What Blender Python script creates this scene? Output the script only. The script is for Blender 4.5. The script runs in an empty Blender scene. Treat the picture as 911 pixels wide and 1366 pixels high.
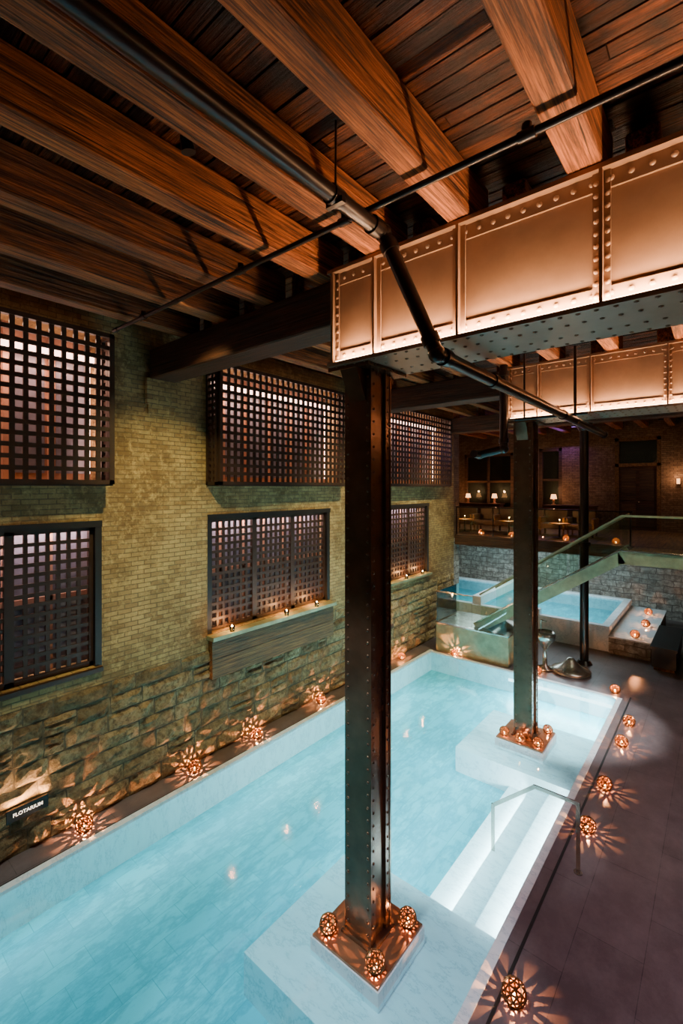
import bpy, math, random
from mathutils import Vector, Matrix
import bmesh
random.seed(7)
sc = bpy.context.scene
TH = math.radians(39.6); H = 4.7; F = 615.0

# ------------------------------------------------------------------ helpers
class MB:
    def __init__(s): s.v=[]; s.f=[]; s.m=[]; s.mats=[]; s.sm=[]
    def mi(s, mat):
        if mat not in s.mats: s.mats.append(mat)
        return s.mats.index(mat)
    def add(s, vs, fs, mat, smooth=False):
        o=len(s.v); s.v+= [tuple(v) for v in vs]; k=s.mi(mat)
        for f in fs: s.f.append(tuple(o+i for i in f)); s.m.append(k); s.sm.append(smooth)
    def box(s,x0,x1,y0,y1,z0,z1,mat):
        vs=[(x,y,z) for z in (z0,z1) for y in (y0,y1) for x in (x0,x1)]
        s.add(vs,[(0,2,3,1),(4,5,7,6),(0,1,5,4),(2,6,7,3),(0,4,6,2),(1,3,7,5)],mat)
    def bar(s,p0,p1,w,h,mat,up=(0,0,1)):
        p0=Vector(p0);p1=Vector(p1);d=(p1-p0).normalized();u=Vector(up)
        r=d.cross(u).normalized();u=r.cross(d).normalized()
        vs=[p+r*a*w/2+u*b*h/2 for p in (p0,p1) for b in (-1,1) for a in (-1,1)]
        s.add(vs,[(0,2,3,1),(4,5,7,6),(0,1,5,4),(2,6,7,3),(0,4,6,2),(1,3,7,5)],mat)
    def cyl(s,p0,p1,r0,mat,r1=None,n=16,smooth=True):
        r1=r0 if r1 is None else r1
        p0=Vector(p0);p1=Vector(p1);d=(p1-p0).normalized()
        a=Vector((0,0,1)) if abs(d.z)<.9 else Vector((1,0,0))
        x=d.cross(a).normalized();y=d.cross(x)
        ring=lambda p,r:[p+(x*math.cos(t)+y*math.sin(t))*r for t in [2*math.pi*i/n for i in range(n)]]
        vs=ring(p0,r0)+ring(p1,r1)
        s.add(vs,[(i,(i+1)%n,n+(i+1)%n,n+i) for i in range(n)],mat,smooth)
        s.add(ring(p0,r0),[tuple(range(n))[::-1]],mat); s.add(ring(p1,r1),[tuple(range(n))],mat)
    def lathe(s,c,prof,mat,n=24):
        vs=[];fs=[]
        for (r,z) in prof:
            vs+=[(c[0]+r*math.cos(2*math.pi*i/n),c[1]+r*math.sin(2*math.pi*i/n),c[2]+z) for i in range(n)]
        for k in range(len(prof)-1):
            for i in range(n):
                fs.append((k*n+i,k*n+(i+1)%n,(k+1)*n+(i+1)%n,(k+1)*n+i))
        s.add(vs,fs,mat,True)
    def ball(s,c,r,mat,n=12,sz=1.0):
        prof=[(max(r*math.sin(math.pi*k/8),1e-4),-r*sz*math.cos(math.pi*k/8)) for k in range(9)]
        s.lathe(c,prof,mat,n)
    def rivet(s,c,nrm,r,mat,n=8):
        c=Vector(c);d=Vector(nrm).normalized()
        a=Vector((0,0,1)) if abs(d.z)<.9 else Vector((1,0,0))
        x=d.cross(a).normalized();y=d.cross(x)
        vs=[]
        for rr,hh in ((r,0),(r*.8,r*.45)):
            vs+=[c+(x*math.cos(t)+y*math.sin(t))*rr+d*hh for t in [2*math.pi*i/n for i in range(n)]]
        vs.append(c+d*r*.75)
        fs=[(i,(i+1)%n,n+(i+1)%n,n+i) for i in range(n)]+[(n+i,n+(i+1)%n,2*n) for i in range(n)]
        s.add(vs,fs,mat,True)
    def obj(s,name,parent=None,fix=True):
        me=bpy.data.meshes.new(name); me.from_pydata(s.v,[],s.f)
        for m in s.mats: me.materials.append(m)
        for i,p in enumerate(me.polygons): p.material_index=s.m[i]; p.use_smooth=s.sm[i]
        if fix:
            bm=bmesh.new(); bm.from_mesh(me); bmesh.ops.recalc_face_normals(bm,faces=bm.faces); bm.to_mesh(me); bm.free()
        o=bpy.data.objects.new(name,me); sc.collection.objects.link(o)
        if parent: o.parent=parent
        return o

class NT:
    def __init__(s,name):
        s.mat=bpy.data.materials.new(name); s.mat.use_nodes=True; s.n=s.mat.node_tree.nodes; s.l=s.mat.node_tree.links
        s.p=s.n['Principled BSDF']; s.out=s.n['Material Output']
    def new(s,t,**kw):
        nd=s.n.new(t)
        for k,v in kw.items():
            if k in nd.inputs: nd.inputs[k].default_value=v
            else: setattr(nd,k,v)
        return nd
    def lk(s,a,b): s.l.new(a,b)
    def coords(s): return s.new('ShaderNodeTexCoord').outputs['Object']
    def ramp(s,fac,stops):
        r=s.new('ShaderNodeValToRGB'); e=r.color_ramp.elements
        while len(e)<len(stops): e.new(.5)
        for i,(p,c) in enumerate(stops): e[i].position=p; e[i].color=(*c,1)
        s.lk(fac,r.inputs[0]); return r.outputs[0]
    def noise(s,vec,scale,detail=5,rough=.6):
        n=s.new('ShaderNodeTexNoise'); n.inputs['Scale'].default_value=scale; n.inputs['Detail'].default_value=detail; n.inputs['Roughness'].default_value=rough
        s.lk(vec,n.inputs['Vector']); return n.outputs['Fac']
    def mapv(s,vec,scale):
        m=s.new('ShaderNodeMapping'); m.inputs['Scale'].default_value=scale; s.lk(vec,m.inputs['Vector']); return m.outputs[0]
    def mix(s,fac,a,b,mode='MIX'):
        m=s.new('ShaderNodeMix',data_type='RGBA',blend_type=mode)
        for inp,val in ((m.inputs[0],fac),(m.inputs[6],a),(m.inputs[7],b)):
            if hasattr(val,'is_output'): s.lk(val,inp)
            else: inp.default_value = val if not isinstance(val,tuple) else (*val,1)
        return m.outputs[2]
    def bump(s,h,strength,dist=.01,prev=None):
        b=s.new('ShaderNodeBump'); b.inputs['Strength'].default_value=strength; b.inputs['Distance'].default_value=dist
        s.lk(h,b.inputs['Height'])
        if prev: s.lk(prev,b.inputs['Normal'])
        s.lk(b.outputs[0],s.p.inputs['Normal']); return b.outputs[0]
    def island(s): return s.new('ShaderNodeNewGeometry').outputs['Random Per Island']
    def scaled(s,c,fac,lo,hi):
        mr=s.new('ShaderNodeMapRange'); mr.inputs[3].default_value=lo; mr.inputs[4].default_value=hi; s.lk(fac,mr.inputs[0])
        mm=s.new('ShaderNodeVectorMath',operation='SCALE'); s.lk(c,mm.inputs[0]); s.lk(mr.outputs[0],mm.inputs['Scale']); return mm.outputs[0]
    def base(s,c):
        if isinstance(c,tuple): s.p.inputs['Base Color'].default_value=(*c,1)
        else: s.lk(c,s.p.inputs['Base Color'])
    def set(s,**k):
        for a,b in k.items(): s.p.inputs[a.replace('_',' ')].default_value=b
K0=(0,0,0); K1=(1,1,1)
def wood(name,axis,dark,light,scale=1.0,bumpst=.5,rough=.6,lo=.45,patch=.0):
    t=NT(name); co=t.coords(); isl=t.island()
    mul=t.new('ShaderNodeVectorMath',operation='SCALE'); cx=t.new('ShaderNodeCombineXYZ')
    for i in range(3): t.lk(isl,cx.inputs[i])
    t.lk(cx.outputs[0],mul.inputs[0]); mul.inputs['Scale'].default_value=37
    oi=t.new('ShaderNodeObjectInfo'); ad0=t.new('ShaderNodeVectorMath',operation='MULTIPLY_ADD')
    cy=t.new('ShaderNodeCombineXYZ')
    for i in range(3): t.lk(oi.outputs['Random'],cy.inputs[i])
    t.lk(cy.outputs[0],ad0.inputs[0]); ad0.inputs[1].default_value=(53,53,53); t.lk(mul.outputs[0],ad0.inputs[2])
    ad=t.new('ShaderNodeVectorMath',operation='ADD'); t.lk(co,ad.inputs[0]); t.lk(ad0.outputs[0],ad.inputs[1])
    scl=[11*scale]*3; scl[axis]=.75*scale
    g=t.noise(t.mapv(ad.outputs[0],scl),1.6,9,.72)
    scl2=[75*scale]*3; scl2[axis]=1.6*scale
    g2=t.noise(t.mapv(ad.outputs[0],scl2),1.2,4,.65)
    scl3=[26*scale]*3; scl3[axis]=.45*scale
    g3=t.noise(t.mapv(ad.outputs[0],scl3),1.3,3,.5)
    mid=tuple(a*.5+b*.5 for a,b in zip(dark,light))
    c=t.ramp(g,[(.36,dark),(.48,mid),(.62,light)])
    c=t.mix(t.ramp(g2,[(.44,K0),(.60,(.75,.75,.75))]),c,tuple(x*.6 for x in dark))
    crack=t.ramp(g3,[(.31,K1),(.36,K0)])
    c=t.mix(crack,c,tuple(x*.2 for x in dark))
    if patch:
        pn=t.noise(ad.outputs[0],1.7,5,.65); c=t.mix(t.ramp(pn,[(.42,(patch,)*3),(.60,K0)]),c,tuple(x*.5 for x in dark))
    c=t.scaled(c,isl,lo,1.15)
    if not patch: c=t.scaled(c,oi.outputs['Random'],.5,1.15)
    t.lk(c,t.p.inputs['Base Color']); t.set(Roughness=rough)
    b=t.bump(g,bumpst,.03); b=t.bump(g2,bumpst,.012,b); t.bump(g3,bumpst,.025,b)
    return t.mat

def planar(t,a,b):
    co=t.coords(); sx=t.new('ShaderNodeSeparateXYZ'); t.lk(co,sx.inputs[0]); cx=t.new('ShaderNodeCombineXYZ')
    t.lk(sx.outputs[a],cx.inputs[0]); t.lk(sx.outputs[b],cx.inputs[1]); return cx.outputs[0],co

def bricktex(t,vec,w,h,mortar,c1,c2,cm,bias=0):
    b=t.new('ShaderNodeTexBrick'); b.inputs['Scale'].default_value=1; b.inputs['Brick Width'].default_value=w; b.inputs['Row Height'].default_value=h
    b.inputs['Mortar Size'].default_value=mortar; b.inputs['Mortar Smooth'].default_value=.3; b.inputs['Bias'].default_value=bias
    b.inputs['Color1'].default_value=(*c1,1); b.inputs['Color2'].default_value=(*c2,1); b.inputs['Mortar'].default_value=(*cm,1)
    t.lk(vec,b.inputs['Vector']); return b

def brickmat(name,a,b_,c1,c2,cm):
    t=NT(name); v,co=planar(t,a,b_)
    nz=t.new('ShaderNodeTexNoise'); nz.inputs['Scale'].default_value=3; t.lk(co,nz.inputs['Vector'])
    sub=t.new('ShaderNodeVectorMath',operation='MULTIPLY_ADD'); t.lk(nz.outputs['Color'],sub.inputs[0]); sub.inputs[1].default_value=(.018,.014,0); t.lk(v,sub.inputs[2])
    br=bricktex(t,sub.outputs[0],.205,.070,.0075,c1,c2,cm)
    # second, identical layout with other end colours gives a wider spread of single bricks
    br2=bricktex(t,sub.outputs[0],.205,.070,.0075,tuple(min(1,x*1.25) for x in c1),(c2[0]*.55,c2[1]*.42,c2[2]*.38),cm,-.35); br2.offset_frequency=2
    c=t.mix(.5,br.outputs[0],br2.outputs[0])
    n=t.noise(co,.8,7,.7); c=t.mix(t.ramp(n,[(.40,K0),(.62,(.85,.85,.85))]),c,(c1[0]*.34,c1[1]*.27,c1[2]*.22))
    n2=t.noise(co,9,6,.75); c=t.mix(t.ramp(n2,[(.5,K0),(.68,(.55,.55,.55))]),c,tuple(min(1,x*1.6) for x in c1))
    t.base(c); t.set(Roughness=.85)
    inv=t.new('ShaderNodeMath',operation='SUBTRACT'); inv.inputs[0].default_value=1; t.lk(br.outputs['Fac'],inv.inputs[1])
    p=t.bump(inv.outputs[0],1.0,.02); p=t.bump(n2,.5,.015,p); t.bump(t.noise(co,40,4,.7),.5,.008,p)
    return t.mat

def plain(name,c,rough=.5,metal=0,bumps=0,bscale=30,var=(.72,1.18),**k):
    t=NT(name); co=t.coords(); n=t.noise(co,4,5,.6)
    t.base(t.mix(t.ramp(n,[(.35,K0),(.7,K1)]),tuple(x*var[0] for x in c),tuple(min(1,x*var[1]) for x in c)))
    t.set(Roughness=rough,Metallic=metal)
    if bumps: t.bump(t.noise(co,bscale,4),bumps,.004)
    return t.mat

def emis(name,c,st):
    t=NT(name); t.base((0.02,0.02,0.02)); t.p.inputs['Emission Color'].default_value=(*c,1); t.p.inputs['Emission Strength'].default_value=st; return t.mat

def clear(name,tint,rough,ior,bump=0,base_refl=0.0):
    t=NT(name); t.n.remove(t.p)
    tr=t.new('ShaderNodeBsdfTransparent'); tr.inputs[0].default_value=(*tint,1)
    gl=t.new('ShaderNodeBsdfGlossy'); gl.inputs['Roughness'].default_value=rough; gl.inputs[0].default_value=(1,1,1,1)
    fr=t.new('ShaderNodeFresnel'); fr.inputs[0].default_value=ior
    mx=t.new('ShaderNodeMixShader'); t.lk(fr.outputs[0],mx.inputs[0]); t.lk(tr.outputs[0],mx.inputs[1]); t.lk(gl.outputs[0],mx.inputs[2]); t.lk(mx.outputs[0],t.out.inputs[0])
    if bump:
        b=t.new('ShaderNodeBump'); b.inputs['Strength'].default_value=bump; b.inputs['Distance'].default_value=.02
        t.lk(t.noise(t.coords(),3.0,3),b.inputs['Height']); t.lk(b.outputs[0],gl.inputs['Normal']); t.lk(b.outputs[0],fr.inputs['Normal'])
    return t.mat

# ------------------------------------------------------------------ materials
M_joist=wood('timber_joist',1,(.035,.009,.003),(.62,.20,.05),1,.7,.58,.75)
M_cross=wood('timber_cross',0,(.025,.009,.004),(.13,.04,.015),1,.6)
M_plank=wood('charred_planks',0,(.010,.003,.0015),(.52,.15,.045),1.6,1.0,.40,.15,.9)
M_dwood=wood('dark_wood',1,(.08,.038,.008),(.38,.20,.05),1,.4,.6,.7)
M_dwoodx=wood('dark_wood_x',0,(.04,.02,.008),(.17,.08,.03),1,.4)
M_latt=plain('lattice_wood',(.035,.017,.010),.5)
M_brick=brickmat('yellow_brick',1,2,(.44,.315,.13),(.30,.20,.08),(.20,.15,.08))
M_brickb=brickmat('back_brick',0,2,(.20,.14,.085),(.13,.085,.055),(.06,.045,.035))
M_iron=plain('cast_iron',(.018,.013,.012),.3,.3)
M_steel=plain('painted_girder',(.29,.175,.11),.36,.0,.3,12,(.86,1.1))
M_col=plain('painted_column',(.17,.090,.05),.27,.6,.35,9)
M_met=plain('brushed_steel',(.5,.47,.40),.25,.9)
M_bronze=plain('bronze_stringer',(.33,.34,.20),.4,.3)
M_copper=plain('copper_plate',(.35,.17,.09),.35,.7)
M_lantern=plain('lantern_bronze',(.28,.13,.05),.35,.8)
M_candle=emis('candle_flame',(1,.48,.16),140)
M_wax=emis('candle_glow',(1,.42,.13),16)
M_led=emis('warm_led',(1,.66,.40),18)
M_pink=emis('pink_led',(1,.56,.42),9)
M_coolled=emis('cool_led',(.75,.95,1),6)
M_shade=emis('lamp_shade',(1,.42,.15),4)
M_glass=clear('clear_glass',(.90,.97,.93),.02,1.45)
M_water=clear('pool_water',(.66,.95,.975),.09,1.33,.06)
M_black=plain('black_paint',(.012,.012,.012),.5)
M_letters=emis('sign_letters',(1,.8,.6),3)
M_cloth=plain('seat_leather',(.09,.05,.035),.5)
t=NT('white_marble'); co=t.coords()
n=t.noise(t.mapv(co,(1,2.5,1)),1.6,9,.72); t.base(t.ramp(n,[(.40,(.80,.86,.88)),(.485,(.74,.81,.84)),(.50,(.50,.61,.66)),(.515,(.76,.82,.85)),(.65,(.84,.88,.9))])); t.set(Roughness=.25); M_white=t.mat

t=NT('stone_blocks'); co=t.coords(); isl=t.island(); n=t.noise(co,2.2,7,.7); n2=t.noise(co,13,6,.75)
c=t.ramp(n,[(.3,(.17,.11,.055)),(.5,(.40,.30,.15)),(.72,(.60,.48,.27))])
c=t.scaled(c,isl,.6,1.15)
t.lk(t.mix(t.ramp(n2,[(.38,(.75,.75,.75)),(.56,K0)]),c,(.08,.052,.026)),t.p.inputs['Base Color']); t.set(Roughness=.9)
p=t.bump(n2,1.0,.06); t.bump(t.noise(co,45,4),.6,.015,p); M_stone=t.mat
M_mortar=plain('mortar',(.13,.10,.06),.95,0,.5)
t=NT('pale_stone_wall'); v,co=planar(t,0,2)
nz=t.new('ShaderNodeTexNoise'); nz.inputs['Scale'].default_value=2.5; t.lk(co,nz.inputs['Vector'])
sub=t.new('ShaderNodeVectorMath',operation='MULTIPLY_ADD'); t.lk(nz.outputs['Color'],sub.inputs[0]); sub.inputs[1].default_value=(.22,.2,0); t.lk(v,sub.inputs[2])
br=bricktex(t,sub.outputs[0],.5,.21,.014,(.55,.53,.46),(.30,.29,.25),(.12,.11,.10)); t.base(t.mix(t.ramp(t.noise(co,6,6,.7),[(.42,(.75,.75,.75)),(.6,K0)]),br.outputs[0],(.13,.11,.09))); t.set(Roughness=.9)
t.bump(t.noise(co,8,6,.7),.9,.05); M_pstone=t.mat

t=NT('pool_tiles'); v,co=planar(t,1,0)
br=bricktex(t,v,.62,.31,.004,(.155,.70,.78),(.10,.58,.68),(.06,.42,.50))
nz=t.noise(t.mapv(co,(2.2,.8,1)),1.2,9,.72); c=t.mix(t.ramp(nz,[(.42,K0),(.50,(.7,.7,.7)),(.57,K0)]),br.outputs[0],(.045,.38,.48))
t.base(c); t.set(Roughness=.35); M_tile=t.mat
t=NT('deck_stone'); v,co=planar(t,1,0)
br=bricktex(t,v,1.2,.6,.004,(.135,.103,.105),(.11,.085,.087),(.035,.028,.03))
nz=t.noise(t.mapv(co,(1.4,1.1,1)),1.6,9,.78); c=t.mix(t.ramp(nz,[(.42,K0),(.66,(.7,.7,.7))]),br.outputs[0],(.21,.17,.17))
t.base(c); t.set(Roughness=.28); t.bump(nz,.08,.005); M_deck=t.mat
M_panel_u=plain('alcove_panel',(.34,.17,.11),.7)
M_panel_l=plain('alcove_panel_cool',(.13,.13,.18),.4)

# ------------------------------------------------------------------ room shell
XL=-6.95; PX0,PX1,PY0,PY1=-6.40,-1.82,-1.5,11.75; ZF=-.5; CE=7.27
fl=MB()
fl.box(-9.9,PX0-.1,-4,14.3,-.3,0,M_deck); fl.box(PX1+.1,5.4,-4,PY1+.1,-.3,0,M_deck)
fl.box(PX0-.1,PX1+.1,-4,PY0-.1,-.3,0,M_deck); fl.box(PX0-.1,5.4,PY1+.1,14.3,-.3,0,M_deck)
fl.box(-9.9,5.4,14.3,20.3,-.3,0,M_deck)
fl.obj('floor')
pl=MB()
pl.box(PX0-.1,PX1+.1,PY0-.1,PY1+.1,ZF-.1,ZF,M_tile)
pl.box(PX0-.1,PX0,PY0-.1,PY1+.1,ZF,.035,M_white); pl.box(PX1,PX1+.1,PY0-.1,PY1+.1,ZF,.012,M_white)
pl.box(PX0,PX1,PY0-.1,PY0,ZF,.012,M_white); pl.box(PX0,PX1,PY1,PY1+.1,ZF,.02,M_white)
for a,b in ((3.0,4.78),(7.85,9.68)): pl.box(-3.78,PX1,a,b,ZF,-.06,M_white)
pl.box(-2.12,PX1,4.78,7.85,ZF,-.16,M_white); pl.box(-2.45,-2.12,4.78,7.85,ZF,-.27,M_white); pl.box(-2.8,-2.45,4.78,7.85,ZF,-.38,M_white)
pl.obj('swimming_pool')
g=MB(); g.box(-1.60,-1.57,-3.9,PY1+.3,0.0,.006,M_black); g.obj('drain_channel')
g=MB(); g.box(PX0-.16,PX0-.135,-3.9,PY1,0.0,.006,M_black); g.obj('drain_channel')
w=MB(); w.add([(PX0,PY0,-.01),(PX1,PY0,-.01),(PX1,PY1,-.01),(PX0,PY1,-.01)],[(0,1,2,3)],M_water); w.obj('pool_water')
sl=MB(); sl.box(-2.455,-2.45,4.85,7.8,-.33,-.29,M_coolled); sl.box(-1.83,-1.825,7.9,11.6,-.2,-.14,M_coolled); sl.box(-4.2,-1.9,11.735,11.745,-.22,-.16,M_coolled)
strip=sl.obj('pool_led_strip')

def holed(mb,axis,c0,c1,A,Z,holes,mat):
    ya=sorted(set([A[0],A[1]]+[h[i] for h in holes for i in (0,1)])); za=sorted(set([Z[0],Z[1]]+[h[i] for h in holes for i in (2,3)]))
    for i in range(len(ya)-1):
        j=0
        while j<len(za)-1:
            def inh(j): 
                cy=(ya[i]+ya[i+1])/2; cz=(za[j]+za[j+1])/2
                return any(h[0]<cy<h[1] and h[2]<cz<h[3] for h in holes)
            if inh(j): j+=1; continue
            k=j
            while k+1<len(za)-1 and not inh(k+1): k+=1
            if axis=='Y': mb.box(c0,c1,ya[i],ya[i+1],za[j],za[k+1],mat)
            else: mb.box(ya[i],ya[i+1],c0,c1,za[j],za[k+1],mat)
            j=k+1
LOW=[(-.3,2.94),(4.72,7.98),(9.55,12.6)]; UP=[(-.3,2.95),(4.72,8.25),(9.6,13.4)]
lw=MB()
holed(lw,'Y',XL-.4,XL,(-4,14.3),(1.85,CE),[(a,b,2.12,4.22) for a,b in LOW]+[(a,b,4.78,6.9) for a,b in UP],M_brick)
lw.box(XL-.4,XL-.005,-4,14.3,0,1.85,M_mortar)
for yc in (3.85,8.7,13.6):
    lw.box(XL,XL+.07,yc-.26,yc+.26,6.0,6.40,M_brick); lw.box(XL,XL+.035,yc-.22,yc+.22,5.85,6.0,M_brick)
def block(mb,y0,y1,z0,z1):
    nx,nz_=6,5; gap=.009; vs=[]; base=random.uniform(.0,.03)
    for jz in range(nz_):
        for iy in range(nx):
            fy=iy/(nx-1); fz=jz/(nz_-1); edge=(iy in(0,nx-1)) or (jz in(0,nz_-1))
            yy=y0+gap+(y1-y0-2*gap)*fy; zz=z0+gap+(z1-z0-2*gap)*fz
            if not edge: yy+=random.uniform(-.03,.03)*(y1-y0); zz+=random.uniform(-.015,.015)
            else: yy+=random.uniform(-.01,.01); zz+=random.uniform(-.008,.008)
            vs.append((XL+(-.004 if edge else base+random.uniform(.005,.045)),yy,max(zz,0.002)))
    fs=[(j*nx+i,j*nx+i+1,(j+1)*nx+i+1,(j+1)*nx+i) for j in range(nz_-1) for i in range(nx-1)]
    mb.add(vs,fs,M_stone)
z=0.0
for hgt in (.30,.25,.30,.25,.26,.25,.24):
    y=-4+random.uniform(-.3,0)
    while y<14.3:
        wd=random.uniform(.25,.8)*(1 if random.random()<.8 else 1.4); y0=max(y,-4); y1=min(y+wd,14.3)
        if y1-y0>.05:
            if random.random()<.25 and hgt>.24:
                k=random.uniform(.4,.6)*hgt; block(lw,y0,y1,z,z+k); block(lw,y0,y1,z+k,z+hgt)
            else: block(lw,y0,y1,z,z+hgt)
        y+=wd
    z+=hgt
lw.obj('wall_left')
bw=MB()
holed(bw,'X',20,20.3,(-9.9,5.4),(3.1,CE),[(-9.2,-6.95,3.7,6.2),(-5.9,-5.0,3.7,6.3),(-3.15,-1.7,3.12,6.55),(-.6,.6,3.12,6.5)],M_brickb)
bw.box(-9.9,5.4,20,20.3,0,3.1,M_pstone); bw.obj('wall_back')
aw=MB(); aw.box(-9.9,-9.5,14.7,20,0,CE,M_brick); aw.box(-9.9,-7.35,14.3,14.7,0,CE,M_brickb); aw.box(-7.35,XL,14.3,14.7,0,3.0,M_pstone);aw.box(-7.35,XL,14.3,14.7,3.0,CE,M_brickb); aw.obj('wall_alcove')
rw=MB(); rw.box(5.4,5.8,-4,20.3,0,CE,M_brick); rw.obj('wall_right')
fw=MB(); fw.box(-7.35,5.8,-4.4,-4,0,CE,M_brickb); fw.obj('wall_front')
ce=MB(); y=-4
while y<20.3:
    x=-9.9-random.uniform(0,2)
    while x<5.8:
        L=random.uniform(2.2,4); dz=random.uniform(-.009,.009)
        ce.box(max(x,-9.9),min(x+L,5.8)-.006,y+.006,y+.122,CE+dz,CE+.05+dz,M_plank); x+=L
    y+=.128
ce.box(-9.9,5.8,-4,20.3,CE+.06,CE+.2,M_black); ce.obj('ceiling')

# joists
JX=[-5.95,-5.05,-4.17,-3.28,-2.45,-1.62,-.72,.2,1.1,2.0,2.9,3.8,4.7]
for (a,b,off) in ((-4,3.86,0),(3.88,8.72,.26),(8.74,13.6,0),(13.62,20,.26)):
    for x in JX+([-6.8,-7.6,-8.5] if a>13 else []):
        m=MB(); xx=x+off+random.uniform(-.03,.03); wd=random.uniform(.095,.115)
        m.box(xx-wd,xx+wd,a,b,6.87,CE-.014,M_joist); o=m.obj('ceiling_joist')
        bv=o.modifiers.new('b','BEVEL'); bv.width=.012; bv.segments=1
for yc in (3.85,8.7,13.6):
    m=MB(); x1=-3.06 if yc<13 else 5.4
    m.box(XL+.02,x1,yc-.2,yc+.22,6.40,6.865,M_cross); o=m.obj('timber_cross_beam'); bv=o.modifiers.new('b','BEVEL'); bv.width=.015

# girders
def girder(yc,k=1):
    m=MB(); X0,X1=-3.05,5.38; zb,zt=5.90,6.86
    m.box(X0,X1,yc-.38,yc+.38,zb,zb+.035,M_steel); m.box(X0,X1,yc-.38,yc+.38,zt-.035,zt,M_steel)
    for s in (-1,1):
        y=yc+s*.30
        m.box(X0,X1,min(y,y-s*.02),max(y,y-s*.02),zb+.035,zt-.035,M_steel)
        for z0,z1 in ((zb+.035,zb+.15),(zt-.15,zt-.035)):
            m.box(X0,X1,min(y,y+s*.018),max(y,y+s*.018),z0,z1,M_steel)
        x=X0+.06
        while x<X1:
            for zz in (zb+.1,zt-.09): m.rivet((x,y+s*.018,zz),(0,s,0),.021,M_steel)
            for yy in (yc+s*.335,yc+s*.14): m.rivet((x+.03,yy,zb),(0,0,-1),.018,M_steel)
            x+=.115
        for xs in (X0+.06,-2.49,-1.66,-.63,.40,1.43,2.46,3.49,4.52):
            m.box(xs-.055,xs+.055,min(y+s*.018,y+s*.034),max(y+s*.018,y+s*.034),zb+.035,zt-.035,M_steel)
            m.box(xs-.008,xs+.014,min(y+s*.03,y+s*.078),max(y+s*.03,y+s*.078),zb+.035,zt-.035,M_steel)
            zz=zb+.09
            while zz<zt-.05:
                if xs>-.7 or xs<-2.9:
                    m.rivet((xs-.032,y+s*.034,zz),(0,s,0),.019,M_steel); m.rivet((xs+.036,y+s*.034,zz),(0,s,0),.019,M_steel)
                zz+=.085
    m.box(X0,X0+.02,yc-.30,yc+.30,zb+.035,zt-.035,M_steel)
    g=m.obj('steel_girder')
    l=MB(); l.box(X0+.1,X1-.1,yc-.368,yc-.345,zb+.036,zb+.046,M_led); l.box(X0+.1,X1-.1,yc+.345,yc+.368,zb+.036,zb+.046,M_led); l.obj('led_strip',g)
    for s,e in ((-1,270*k),(1,60)):
        ld=bpy.data.lights.new('girder_uplight','AREA'); ld.shape='RECTANGLE'; ld.size=8.1; ld.size_y=.03; ld.energy=e; ld.color=(1,.565,.295)
        lo=bpy.data.objects.new('girder_uplight',ld); sc.collection.objects.link(lo); lo.location=(1.15,yc+s*.357,zb+.055); lo.rotation_euler=(math.pi+s*.12,0,0); lo.parent=g
girder(3.84); girder(8.70,1.0)

# columns
def column(cx,cy):
    m=MB(); hw=.165; z0,z1=.17,5.86
    for s in (-1,1):
        m.box(cx-hw,cx+hw,cy+s*hw-.012,cy+s*hw+.012,z0,z1,M_col)
        m.box(cx+s*.12-.008,cx+s*.12+.008,cy-hw,cy+hw,z0,z1,M_col)
        for t_ in (-1,1):
            m.box(cx+s*.128-(.0 if s>0 else .03),cx+s*.128+(.03 if s>0 else 0),cy+t_*hw-(.075 if t_>0 else 0),cy+t_*hw+(.075 if t_<0 else 0),z0,z1,M_col)
            z=z0+.12
            while z<z1-.05:
                m.rivet((cx+s*.125,cy+t_*(hw+.012),z),(0,t_,0),.016,M_col)
                m.rivet((cx+s*.158,cy+t_*(hw-.04),z+.06),(s,0,0),.015,M_col)
                z+=.125
    m.box(cx-.25,cx+.25,cy-.34,cy+.34,z1,z1+.035,M_col)
    for s in (-1,1):
        vs=[(cx-.1,cy+s*.177,z1),(cx-.1,cy+s*.33,z1),(cx-.1,cy+s*.177,z1-.3),(cx+.1,cy+s*.177,z1),(cx+.1,cy+s*.33,z1),(cx+.1,cy+s*.177,z1-.3)]
        m.add(vs,[(0,1,2),(3,5,4),(0,3,4,1),(1,4,5,2),(0,2,5,3)],M_col)
    m.box(cx-.2,cx+.2,cy-.2,cy+.2,.146,.17,M_col)
    m.obj('steel_column')
    p=MB(); p.box(cx-.42,cx+.42,cy-.42,cy+.42,-.06,.12,M_white); p.box(cx-.405,cx+.405,cy-.405,cy+.405,.12,.145,M_copper); p.obj('column_plinth')
column(-2.82,3.84); column(-2.80,8.72)
m=MB(); m.cyl((-2.85,13.6,0),(-2.85,13.6,6.4),.11,M_iron); m.cyl((-2.85,13.6,0),(-2.85,13.6,.1),.2,M_iron,.14); m.cyl((-2.85,13.6,6.2),(-2.85,13.6,6.4),.12,M_iron,.22); m.cyl((-2.85,13.6,3.15),(-2.85,13.6,3.25),.16,M_iron); m.obj('round_iron_column')

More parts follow.
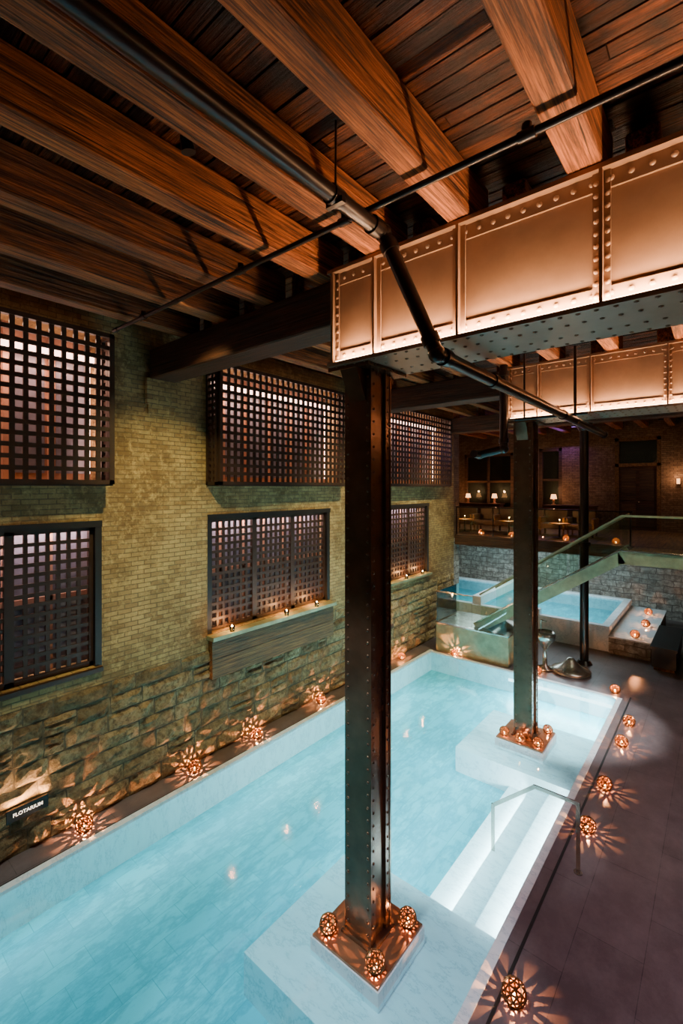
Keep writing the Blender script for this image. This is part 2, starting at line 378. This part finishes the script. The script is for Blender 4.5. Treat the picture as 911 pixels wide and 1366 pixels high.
# pipes
def pipe(name,pts,r,coup=1.2,extra=None):
    m=MB()
    for a,b in zip(pts[:-1],pts[1:]):
        m.cyl(a,b,r,M_iron,n=20)
        A=Vector(a);B=Vector(b);L=(B-A).length;d=(B-A)/L
        for t0 in (r*1.5,L-r*1.5-.08):
            if L>.5: m.cyl(A+d*t0,A+d*(t0+.08),r*1.25,M_iron,n=20)
        k=coup
        while k<L-.5: m.cyl(A+d*k,A+d*(k+.1),r*1.18,M_iron,n=20); k+=2.6
    for p in pts[1:-1]: m.ball(p,r*1.22,M_iron,16)
    if extra: extra(m)
    return m.obj(name)
def hang(m):
    for y in (-1.5,.6,2.45): 
        m.cyl((-2.08,y,6.7),(-2.08,y,CE-.015),.008,M_iron,n=6); m.box(-2.155,-2.005,y-.02,y+.02,6.66,6.70,M_iron)
    m.cyl((-1.74,7.7,5.7),(-1.74,7.7,6.86),.022,M_iron); m.cyl((-1.74,7.7,5.66),(-1.74,7.7,5.74),.07,M_iron)
    m.cyl((-2.55,7.4,5.77),(-1.5,7.4,5.77),.018,M_iron); m.cyl((-2.4,7.4,5.77),(-2.4,7.4,6.86),.015,M_iron)
pipe('drain_pipe',[(-2.08,-3.9,6.73),(-2.09,3.05,6.73),(-1.72,3.25,5.74),(-1.74,10.0,5.70)],.058,1.1,hang)
def sp(m):
    for x in (-5.5,-3.6,-2.3,-.9,.6): m.cyl((x,2.82,6.8),(x,2.82,6.865),.03,M_iron,n=10); m.cyl((x-.05,2.82,6.8),(x+.05,2.82,6.8),.034,M_iron,n=12)
pipe('sprinkler_pipe',[(-6.3,2.82,6.8),(5.3,2.82,6.8)],.024,1.5,sp)
pipe('waste_pipe',[(-3.0,8.15,6.86),(-3.0,8.15,5.38),(-3.45,8.15,5.30),(-3.45,7.9,5.30)],.07)

# ------------------------------------------------------------------ windows with lattice
def lattice(mb,fn,u0,u1,z0,z1,cell=.135,bw=.042,th=.03,frame=.07):
    fn(u0,u0+frame,z0,z1,-.02,th+.02); fn(u1-frame,u1,z0,z1,-.02,th+.02); fn(u0,u1,z0,z0+frame,-.02,th+.02); fn(u0,u1,z1-frame,z1,-.02,th+.02)
    nu=max(1,round((u1-u0-2*frame)/cell)); nz=max(1,round((z1-z0-2*frame)/cell))
    for i in range(1,nu):
        u=u0+frame+(u1-u0-2*frame)*i/nu; fn(u-bw/2,u+bw/2,z0+frame,z1-frame,0,th)
    for j in range(1,nz):
        z=z0+frame+(z1-z0-2*frame)*j/nz; fn(u0+frame,u1-frame,z-bw/2,z+bw/2,.004,th+.006)
wi=1
def arealight(name,loc,rot,sx,sy,e,col,parent=None,spread=None):
    ld=bpy.data.lights.new(name,'AREA'); ld.shape='RECTANGLE'; ld.size=sx; ld.size_y=sy; ld.energy=e; ld.color=col
    if spread: ld.spread=spread
    lo=bpy.data.objects.new(name,ld); sc.collection.objects.link(lo); lo.location=loc; lo.rotation_euler=rot
    if parent: lo.parent=parent
    return lo
for (a,b) in LOW:
    m=MB(); X=XL-.12
    fn=lambda ua,ub,za,zb,da,db:m.box(X+da,X+db,ua,ub,za,zb,M_latt)
    m.box(X-.06,XL-.0,a,a+.09,2.12,4.22,M_black); m.box(X-.06,XL,b-.09,b,2.12,4.22,M_black); m.box(X-.06,XL+.02,a,b,4.13,4.22,M_black)
    n=3; W=(b-a-.18)/n
    for i in range(n): lattice(m,fn,a+.09+i*W,a+.09+(i+1)*W,2.14,4.13,.135,.052,.03,.055)
    m.box(XL-.46,XL-.42,a-.05,b+.05,2.05,4.3,M_panel_l)
    m.box(XL-.36,XL-.30,a,b,4.06,4.12,M_pink)
    for i in range(1,6): m.box(XL-.42,XL-.38,a+i*(b-a)/6-.03,a+i*(b-a)/6+.03,2.12,4.22,M_panel_u)
    m.box(XL-.42,XL-.38,a,b,3.1,3.17,M_panel_u)
    o=m.obj('window_%d'%wi); wi+=1
    arealight('window_glow',(XL-.28,(a+b)/2,4.05),(0,.25,0),.08,b-a-.2,45,(1,.66,.60),o)
for (a,b) in UP:
    m=MB(); X=XL+.32
    fn=lambda ua,ub,za,zb,da,db:m.box(X+da,X+db,ua,ub,za,zb,M_latt)
    lattice(m,fn,a,b,4.74,6.84,.145,.056,.03,.06)
    for yy in (a,b):
        fs=lambda ua,ub,za,zb,da,db:m.box(ua,ub,yy+da-.015,yy+db-.015,za,zb,M_latt)
        lattice(m,fs,XL+.005,X-.01,4.74,6.84,.11,.055,.03,.05)
    m.box(XL+.005,X+.02,a,b,4.72,4.75,M_latt)
    m.box(XL-.46,XL-.42,a-.05,b+.05,4.7,6.95,M_panel_u)
    for i in range(1,6): m.box(XL-.42,XL-.34,a+i*(b-a)/6-.035,a+i*(b-a)/6+.035,4.78,6.9,M_panel_u); 
    for i in range(6):
        yy=a+(i+.5)*(b-a)/6; m.box(XL-.418,XL-.41,yy-.2,yy+.2,4.9,6.55,M_panel_l)
    m.box(XL-.2,XL-.15,a+.05,b-.05,6.50,6.62,M_pink)
    m.box(XL-.3,XL-.25,b-.13,b-.07,4.9,6.5,M_pink)
    o=m.obj('window_%d'%wi); wi+=1
    arealight('lattice_glow',(XL-.15,(a+b)/2,6.48),(0,.15,0),.08,b-a-.2,70,(1,.52,.34),o)
    arealight('lattice_front_glow',(XL+.22,(a+b)/2,6.74),(0,0,0),.04,b-a-.2,14,(1,.60,.42),o)
def ledge(a,b,z):
    m=MB(); m.box(XL+.0,XL+.20,a-.03,b+.03,z,z+.07,M_bronze); 
    m.box(XL+.0,XL+.12,a,b,z-.335,z,M_dwood); m.box(XL+.0,XL+.12,a,b,z-.68,z-.345,M_dwood); m.box(XL+.0,XL+.11,a,b,z-.345,z-.335,M_black); return m.obj('window_ledge')
ledge(4.74,7.96,2.03)
m=MB(); m.box(XL,XL+.12,9.55,12.6,2.05,2.11,M_bronze); m.obj('window_ledge')
m=MB(); m.box(XL,XL+.06,-.3,2.94,2.05,2.11,M_latt); m.obj('window_ledge')

def framed(name,x0,x1,z0,z1,y,mat,nv,nh):
    m=MB(); f=.13
    m.box(x0,x0+f,y,y+.15,z0,z1,mat); m.box(x1-f,x1,y,y+.15,z0,z1,mat); m.box(x0,x1,y,y+.15,z1-f,z1,mat); m.box(x0,x1,y,y+.15,z0,z0+f,mat)
    for i in range(1,nv): xx=x0+(x1-x0)*i/nv; m.box(xx-.05,xx+.05,y+.02,y+.1,z0,z1,mat)
    for i in range(1,nh): zz=z0+(z1-z0)*i/nh; m.box(x0,x1,y+.02,y+.1,zz-.05,zz+.05,mat)
    m.box(x0,x1,y+.14,y+.17,z0,z1,M_black); m.box(x0+f,x1-f,y+.115,y+.12,z0+f,z1-f,M_glass)
    return m.obj(name)
framed('window_7',-9.2,-6.95,3.7,6.2,20.02,M_dwoodx,2,2)
framed('window_8',-5.9,-5.0,3.7,6.3,20.02,M_dwoodx,1,2)
def paneldoor(name,x0,x1,z0,z1,y):
    m=MB(); f=.13; mat=M_dwood
    m.box(x0,x0+f,y,y+.15,z0,z1,mat); m.box(x1-f,x1,y,y+.15,z0,z1,mat); m.box(x0,x1,y,y+.15,z1-f,z1,mat); zt=z0+2.35
    m.box(x0,x1,y,y+.15,zt,zt+.12,mat); m.box(x0,x1,y+.14,y+.17,z0,z1,M_black)
    m.box(x0+f,x1-f,y+.07,y+.13,z0,zt,M_cross); xm=(x0+x1)/2
    for a,b in ((x0+f+.08,xm-.06),(xm+.06,x1-f-.08)):
        for c,d in ((z0+.15,z0+.95),(z0+1.1,zt-.15)): m.box(a,b,y+.05,y+.07,c,d,M_dwoodx)
    m.ball((xm+.04,y+.04,z0+1.03),.035,M_met)
    m.box(x0+f,x1-f,y+.1,y+.11,zt+.12,z1-f,M_glass); return m.obj(name)
paneldoor('door_1',-3.15,-1.7,3.12,6.55,20.02)
paneldoor('door_2',-.6,.6,3.12,6.5,20.02)

# ------------------------------------------------------------------ mezzanine and stair
mz=MB(); mz.box(-9.5,5.4,14.45,20,2.98,3.1,M_dwood); mz.box(-9.49,5.4,14.38,14.6,2.78,3.12,M_dwoodx)
for x in (-8.5,-6.5,-4.5,-2.5,-.5,1.5,3.5): mz.box(x-.08,x+.08,14.6,20,2.74,2.98,M_cross)
mz.obj('mezzanine_floor')
gr=MB(); x=-6.9
while x<-1.9:
    x1=min(x+1.25,-1.85); gr.box(x+.01,x1-.01,14.42,14.435,3.13,4.02,M_glass); gr.box(x-.02,x+.01,14.40,14.45,3.12,4.05,M_iron); x=x1
gr.box(-6.9,-1.85,14.40,14.455,4.02,4.06,M_iron); gr.obj('mezzanine_glass_railing')
A=Vector((-5.2,0,.80)); B=Vector((-1.80,0,3.12))
st=MB()
for y in (12.3,13.45):
    st.bar((A.x-.1,y,A.z-.02),(B.x,y,B.z-.02),.05,.30,M_bronze)
    st.bar((A.x-.1,y-.03,A.z+.14),(B.x,y-.03,B.z+.14),.09,.03,M_met)
    if y<13: st.bar((B.x-.07,y,B.z-.04),(3.5,y,B.z-.04),.05,.30,M_bronze); st.bar((B.x-.02,y-.03,B.z+.12),(3.5,y-.03,B.z+.12),.09,.03,M_met)
n=14
for i in range(n):
    t0=i/n; x=A.x+(B.x-A.x)*t0; z=A.z+(B.z-A.z)*(i+1)/n; st.box(x,x+.28,12.33,13.42,z-.05,z,M_dwood)
st.box(B.x,3.5,12.32,14.37,B.z-.12,B.z,M_dwood)
stair=st.obj('staircase')
rl=MB(); HR=.92
d=(B-A)
for y in (12.3,13.45):
    for i in range(3):
        p=A+d*(i/3+.01); q=A+d*((i+1)/3-.01)
        vs=[]
        for yy in (y-.006,y+.006):
            vs+=[(p.x,yy,p.z+.16),(q.x,yy,q.z+.16),(q.x,yy,q.z+HR-.02),(p.x,yy,p.z+HR-.02)]
        rl.add(vs,[(0,1,2,3),(7,6,5,4),(0,4,5,1),(1,5,6,2),(2,6,7,3),(3,7,4,0)],M_glass)
    rl.bar((A.x,y,A.z+HR),(B.x,y,B.z+HR),.05,.045,M_bronze)
rl.bar((B.x,12.3,B.z+HR),(3.5,12.3,B.z+HR),.05,.045,M_bronze)
x=B.x
while x<3.4: rl.box(x+.01,x+1.2,12.294,12.306,B.z+.14,B.z+HR-.02,M_glass); x+=1.25
rl.obj('glass_stair_railing',stair)
bs=MB(); bs.box(-6.38,-4.3,12.0,13.5,0,.78,M_bronze); bs.box(-6.40,-4.28,11.97,13.5,.78,.82,M_met)
bs.obj('stair_landing')
lg=MB(); lg.box(-6.36,-5.3,12.0,12.012,.84,1.7,M_glass); lg.box(-6.37,-6.35,12.02,13.45,.84,1.7,M_glass); lg.box(-6.38,-5.28,11.985,12.025,1.7,1.725,M_met)
lg.box(-5.3,-4.35,12.0,12.012,.84,1.5,M_glass); lg.obj('landing_glass_railing')

hp=MB(); bx0,bx1,by0,by1=-9.3,-2.5,15.0,19.2
hp.box(bx0,bx1,by0,by0+.2,0,.72,M_white); hp.box(bx0,bx1,by1-.2,by1,0,.72,M_white); hp.box(bx0,bx0+.2,by0+.2,by1-.2,0,.72,M_white); hp.box(bx1-.2,bx1,by0+.2,by1-.2,0,.72,M_white)
hp.box(bx0+.2,bx1-.2,by0+.2,by1-.2,.0,.25,M_tile); hp.box(bx1,bx1+1.0,14.9,by1,0,.45,M_pstone); hp.box(bx1-.01,bx1+1.02,14.88,by1,.45,.49,M_white); hp.box(-4.8,-4.4,by0,by0+.2,.72,.9,M_white)
hp.box(-6.6,-6.3,by0,by1,.72,1.0,M_white)
hp.add([(bx0+.2,by0+.2,.66),(bx1-.2,by0+.2,.66),(bx1-.2,by1-.2,.66),(bx0+.2,by1-.2,.66)],[(0,1,2,3)],M_water)
hpo=hp.obj('plunge_pool')
bb=MB(); bb.box(-1.42,-.9,14.2,16.5,.1,.55,M_black); bb.box(-1.45,-.87,14.17,16.53,.55,.62,M_black); bb.box(-1.38,-.94,14.3,16.4,0,.1,M_dwood); bb.obj('black_bench')

ft=MB(); c0=(-2.98,12.75,0)
ft.lathe(c0,[(.001,0),(.46,0),(.47,.05),(.44,.09),(.33,.13),(.22,.2),(.12,.30),(.07,.36),(.001,.37)],M_met,32)
ft.obj('bronze_floor_basin')
ft=MB(); c0=(-3.55,12.55,0)
ft.lathe(c0,[(.001,0),(.22,0),(.2,.05),(.06,.1),(.045,.5),(.1,.6),(.24,.78),(.26,.9),(.2,.98),(.17,.92),(.001,.8)],M_met,28)
ft.cyl((c0[0]-.1,c0[1],.9),(c0[0]-.1,c0[1],1.25),.015,M_met); ft.cyl((c0[0]-.1,c0[1],1.25),(c0[0]+.05,c0[1]-.05,1.25),.015,M_met)
ft.obj('drinking_fountain')

hr=MB(); yR=6.17
P=[(-1.36,yR,0),(-1.36,yR,.84),(-1.87,yR,.84),(-2.42,yR,.36),(-2.42,yR,-.26)]
for a,b in zip(P[:-1],P[1:]): hr.bar(a,b,.045,.02,M_met,up=(0,1,0))
for p in P[1:-1]: hr.box(p[0]-.02,p[0]+.02,p[1]-.012,p[1]+.012,p[2]-.02,p[2]+.02,M_met)
hr.cyl((-1.36,yR,0),(-1.36,yR,.012),.05,M_met); hr.obj('pool_handrail')

sg=MB(); sg.box(XL+.07,XL+.10,1.76,2.22,.50,.66,M_black); sg.box(XL,XL+.07,1.9,2.06,.54,.62,M_black)
so=sg.obj('wall_sign')
tc=bpy.data.curves.new('sign_text','FONT'); tc.body='FLOTARIUM'; tc.size=.062; tc.extrude=.001; tc.align_x='CENTER'; tc.align_y='CENTER'; tc.offset=.0008
to=bpy.data.objects.new('sign_text',tc); sc.collection.objects.link(to); to.location=(XL+.103,1.99,.58); to.rotation_euler=(math.pi/2,0,math.pi/2); tc.materials.append(M_letters); to.parent=so
arealight('sign_backlight',(XL+.085,1.99,.67),(math.pi,-.2,0),.05,.42,16,(1,.5,.2),so)

# ------------------------------------------------------------------ lanterns
R=.105
bm=bmesh.new(); bmesh.ops.create_icosphere(bm,subdivisions=2,radius=R)
for v in bm.verts:
    v.co.z*=.95
    if v.co.z<-.08: v.co.z=-.08
bmesh.ops.wireframe(bm,faces=bm.faces[:],thickness=.019,use_replace=True,use_even_offset=True,use_boundary=True)
me=bpy.data.meshes.new('candle_lantern'); 
bmesh.ops.translate(bm,verts=bm.verts,vec=(0,0,.087)); bm.to_mesh(me); bm.free(); me.materials.append(M_lantern)
mc=MB(); mc.cyl((0,0,.006),(0,0,.05),.022,M_wax,n=12); mc.ball((0,0,.068),.010,M_candle,10,1.6); mc.cyl((0,0,0),(0,0,.006),.07,M_lantern)
tmp=mc.obj('tmp'); cme=tmp.data; bpy.data.objects.remove(tmp)
def lantern(x,y,z,e=7,s=1.0):
    o=bpy.data.objects.new('candle_lantern',me); sc.collection.objects.link(o); o.location=(x,y,z+.002); o.scale=(s,s,s); o.rotation_euler=(0,0,random.uniform(0,3))
    c=bpy.data.objects.new('candle',cme); sc.collection.objects.link(c); c.parent=o
    ld=bpy.data.lights.new('candle_light','POINT'); ld.energy=e; ld.color=(1,.36,.12); ld.shadow_soft_size=.003
    lo=bpy.data.objects.new('candle_light',ld); sc.collection.objects.link(lo); lo.parent=o; lo.location=(0,0,.10)
for x,y in [(-6.74,2.62),(-6.74,4.33),(-6.74,5.65),(-6.74,7.45),(-6.76,10.75),(-5.75,11.9)]:
    lantern(x,y,0.0,75)
for x,y in [(-1.42,8.15),(-1.43,7.0),(-1.42,9.7),(-1.43,10.65),(-1.9,12.1),(-1.47,4.25),(-3.6,12.1)]:
    lantern(x,y,0.0,32)
for x,y in [(-3.12,3.56),(-2.53,3.56),(-2.53,4.14)]: lantern(x,y,.145,12,.85)
for x,y in [(-3.1,8.45),(-2.5,8.45),(-2.5,9.02),(-2.8,8.40)]: lantern(x,y,.145,14,.8)
for x,y in [(-1.9,15.2),(-1.8,16.6),(-1.9,18.2)]: lantern(x,y,.49,28,1.1)
for x in (-6.2,-5.2,-3.6,-2.3): lantern(x,14.8,3.12,18,.9)
lantern(-8.6,15.1,.72,14); lantern(-4.6,15.1,.9,14)
def tea(x,y,z,e=2.5,par=None):
    m=MB(); m.lathe((0,0,0),[(.001,0),(.042,0),(.052,.10),(.047,.10),(.038,.01),(.001,.01)],M_glass,14); m.cyl((0,0,.012),(0,0,.075),.034,M_wax,n=12); m.ball((0,0,.09),.015,M_candle,8,1.8)
    o=m.obj('tea_light'); o.location=(x,y,z+.002); ld=bpy.data.lights.new('tea_glow','POINT'); ld.energy=e; ld.color=(1,.42,.14); ld.shadow_soft_size=.02
    lo=bpy.data.objects.new('tea_glow',ld); sc.collection.objects.link(lo); lo.location=(0,0,.15); lo.parent=o
for y in (5.15,6.5,7.4): tea(XL+.13,y,2.10,16)
for y in (10.3,11.2,12.1): tea(XL+.07,y,2.11,14)
m=MB(); m.box(XL+.03,XL+.25,10.0,10.25,1.0,1.04,M_latt); m.box(XL+.23,XL+.25,10.0,10.25,1.04,1.1,M_latt); m.obj('wall_candle_shelf'); tea(XL+.14,10.12,1.042,18)

def lounge(x,y,rot):
    m=MB(); m.box(-.35,.35,-.35,.35,.22,.40,M_cloth); m.box(-.35,.35,.25,.38,.40,.85,M_cloth); m.box(-.42,-.34,-.35,.38,.2,.6,M_dwood); m.box(.34,.42,-.35,.38,.2,.6,M_dwood)
    for a in (-.36,.36):
        for b in (-.3,.3): m.cyl((a,b,0),(a,b,.22),.025,M_dwood)
    o=m.obj('lounge_chair'); o.location=(x,y,3.1); o.rotation_euler=(0,0,rot)
    bv=o.modifiers.new('b','BEVEL'); bv.width=.02; bv.segments=2
def table(x,y):
    m=MB(); m.cyl((0,0,.42),(0,0,.46),.32,M_dwood,n=28); m.cyl((0,0,.02),(0,0,.42),.03,M_iron); m.cyl((0,0,0),(0,0,.02),.2,M_iron); o=m.obj('side_table'); o.location=(x,y,3.1); tea(x,y,3.56,16)
for x in (-7.6,-6.0,-4.4): 
    lounge(x,16.6,0); lounge(x+.86,16.6,0); table(x+.4,15.7)
def table_lamp(x,y,z):
    m=MB(); m.lathe((0,0,0),[(.001,0),(.09,0),(.09,.02),(.03,.05),(.05,.15),(.02,.25),(.001,.25)],M_copper,16); m.lathe((0,0,0),[(.08,.42),(.12,.24)],M_shade,18)
    o=m.obj('table_lamp'); o.location=(x,y,z); ld=bpy.data.lights.new('lamp_glow','POINT'); ld.energy=14; ld.color=(1,.45,.2); ld.shadow_soft_size=.05
    lo=bpy.data.objects.new('lamp_glow',ld); sc.collection.objects.link(lo); lo.location=(0,0,.5); lo.parent=o
for x,k2 in ((-8.2,.6),(-4.6,None)):
    m=MB(); m.box(x-.9,x+.9,19.3,19.8,3.2,3.95,M_dwoodx); m.box(x-.95,x+.95,19.26,19.82,3.95,4.0,M_cross)
    for k in (-.6,0,.6): m.box(x+k-.27,x+k+.27,19.27,19.3,3.27,3.88,M_cross); m.ball((x+k+.2,19.25,3.6),.02,M_copper,8)
    for k in (-.8,.8): m.box(x+k-.04,x+k+.04,19.35,19.75,3.1,3.2,M_iron)
    m.obj('sideboard'); table_lamp(x-.6,19.55,4.0)
    if k2: table_lamp(x+k2,19.55,4.0)
def sconce(x,z):
    m=MB(); m.box(x-.05,x+.05,19.95,20,z-.1,z+.1,M_iron); m.cyl((x,19.9,z-.08),(x,19.9,z+.1),.05,M_shade,n=14); o=m.obj('wall_sconce')
    ld=bpy.data.lights.new('sconce_light','POINT'); ld.energy=14; ld.color=(1,.5,.26); ld.shadow_soft_size=.06
    lo=bpy.data.objects.new('sconce_light',ld); sc.collection.objects.link(lo); lo.location=(x,19.7,z+.15); lo.parent=o
for x in (-6.5,-1.2): sconce(x,4.9)

# ------------------------------------------------------------------ spots added to brighten pool, walls and deck, invented cans tucked between the joists
def spot(loc,target,e,col,ang,blend=.4,r=.06):
    m=MB(); L=Vector(loc); T=Vector(target); d=(T-L).normalized()
    m.cyl(L-d*.12,L-d*.015,.04,M_iron,.05,n=16); m.cyl(L-d*.1,Vector((L.x,L.y,CE-.015)),.012,M_iron,n=8)
    o=m.obj('added_spotlight'); ld=bpy.data.lights.new('spot','SPOT'); ld.energy=e; ld.color=col; ld.spot_size=math.radians(ang); ld.spot_blend=blend; ld.shadow_soft_size=r
    lo=bpy.data.objects.new('spot',ld); sc.collection.objects.link(lo); lo.location=L; lo.rotation_euler=d.to_track_quat('-Z','Y').to_euler(); lo.parent=o
CY=(.62,.93,1.0); ZS=7.02
spot((-4.6,1.0,ZS),(-4.6,2.2,0),950,CY,52,.8)
spot((-4.35,5.3,ZS),(-4.5,5.8,0),1350,(.72,.96,1),40,.8)
spot((-4.6,9.6,ZS),(-4.2,9.6,0),2900,(.82,.97,1),40,.7)
spot((-1.75,6.3,ZS),(-3.1,6.6,0),2600,(.9,.98,1),34,.7)
spot((-1.16,10.6,ZS),(-2.6,10.4,0),2800,(.92,.98,1),32)
spot((-2.87,1.8,ZS),(-2.9,3.4,0),1000,(.80,.92,1),32)
spot((-4.6,2.9,ZS),(XL,4.2,2.9),760,(1,.83,.38),74,1)
spot((-4.35,7.6,ZS),(XL,8.2,2.2),860,(1,.85,.42),76,1)
spot((-4.6,11.6,ZS),(XL,12.2,1.6),900,(1,.92,.50),75,1)
spot((-4.6,.4,ZS),(XL,1.4,.8),300,(1,.72,.36),70,1)
spot((1.55,5.5,ZS),(-.5,6.0,0),850,(.85,.66,.78),75,1)
spot((1.55,10,ZS),(-.6,10,0),700,(.9,.70,.72),75,1)
spot((.65,1.8,ZS),(-.6,3.4,0),430,(.70,.55,.85),70,1)
# underwater lamps of the pool strip lights
arealight('step_lamp',(-1.84,6.3,-.06),(0,math.radians(68),0),.06,2.9,40,(.88,.98,1),strip)
arealight('riser_lamp',(-2.46,6.3,-.31),(0,math.radians(90),0),.04,2.9,45,(.85,.97,1),strip)
arealight('edge_lamp',(-1.84,9.9,-.14),(0,math.radians(80),0),.06,3.2,75,(.85,.98,1),strip)
arealight('end_lamp',(-3.1,11.72,-.15),(math.radians(-80),0,0),2.2,.06,75,(.85,.98,1),strip)
arealight('side_lamp',(-6.38,5,-.12),(0,math.radians(-80),0),.05,11,50,(.45,.90,1),strip)
arealight('plunge_light',(-5.5,17,2.7),(0,0,0),5,2.5,240,(.72,.93,1),hpo)
mzl=MB(); 
for x in (-6.5,-4,-1.5): mzl.cyl((x,17.5,6.80),(x,17.5,6.87),.08,M_iron)
mzo=mzl.obj('mezzanine_downlight')
arealight('mezz_light',(-4,17.5,6.78),(0,0,0),6,1,30,(1,.66,.48),mzo)
arealight('purple_light',(-4.8,19.8,6.5),(math.radians(-40),0,0),1,.2,16,(.45,.2,1),mzo)
spot((-1.55,11.2,ZS),(-3.8,12.5,1.2),700,(.95,1,.72),62,1)
spot((1.55,9.2,ZS),(-.9,12.4,3.4),600,(.95,1,.65),26,1)  # added spot, brightens the landing stringer

w=bpy.data.worlds.new('world'); sc.world=w; w.use_nodes=True
w.node_tree.nodes['Background'].inputs[0].default_value=(.25,.2,.18,1); w.node_tree.nodes['Background'].inputs[1].default_value=.02

cd=bpy.data.cameras.new('camera'); cam=bpy.data.objects.new('camera',cd); sc.collection.objects.link(cam)
cam.location=(0,0,H); cam.rotation_euler=(math.pi/2,0,TH); cd.sensor_fit='HORIZONTAL'; cd.sensor_width=24; cd.lens=F/911*24; cd.shift_y=-33/911; cd.clip_start=.05
sc.camera=cam
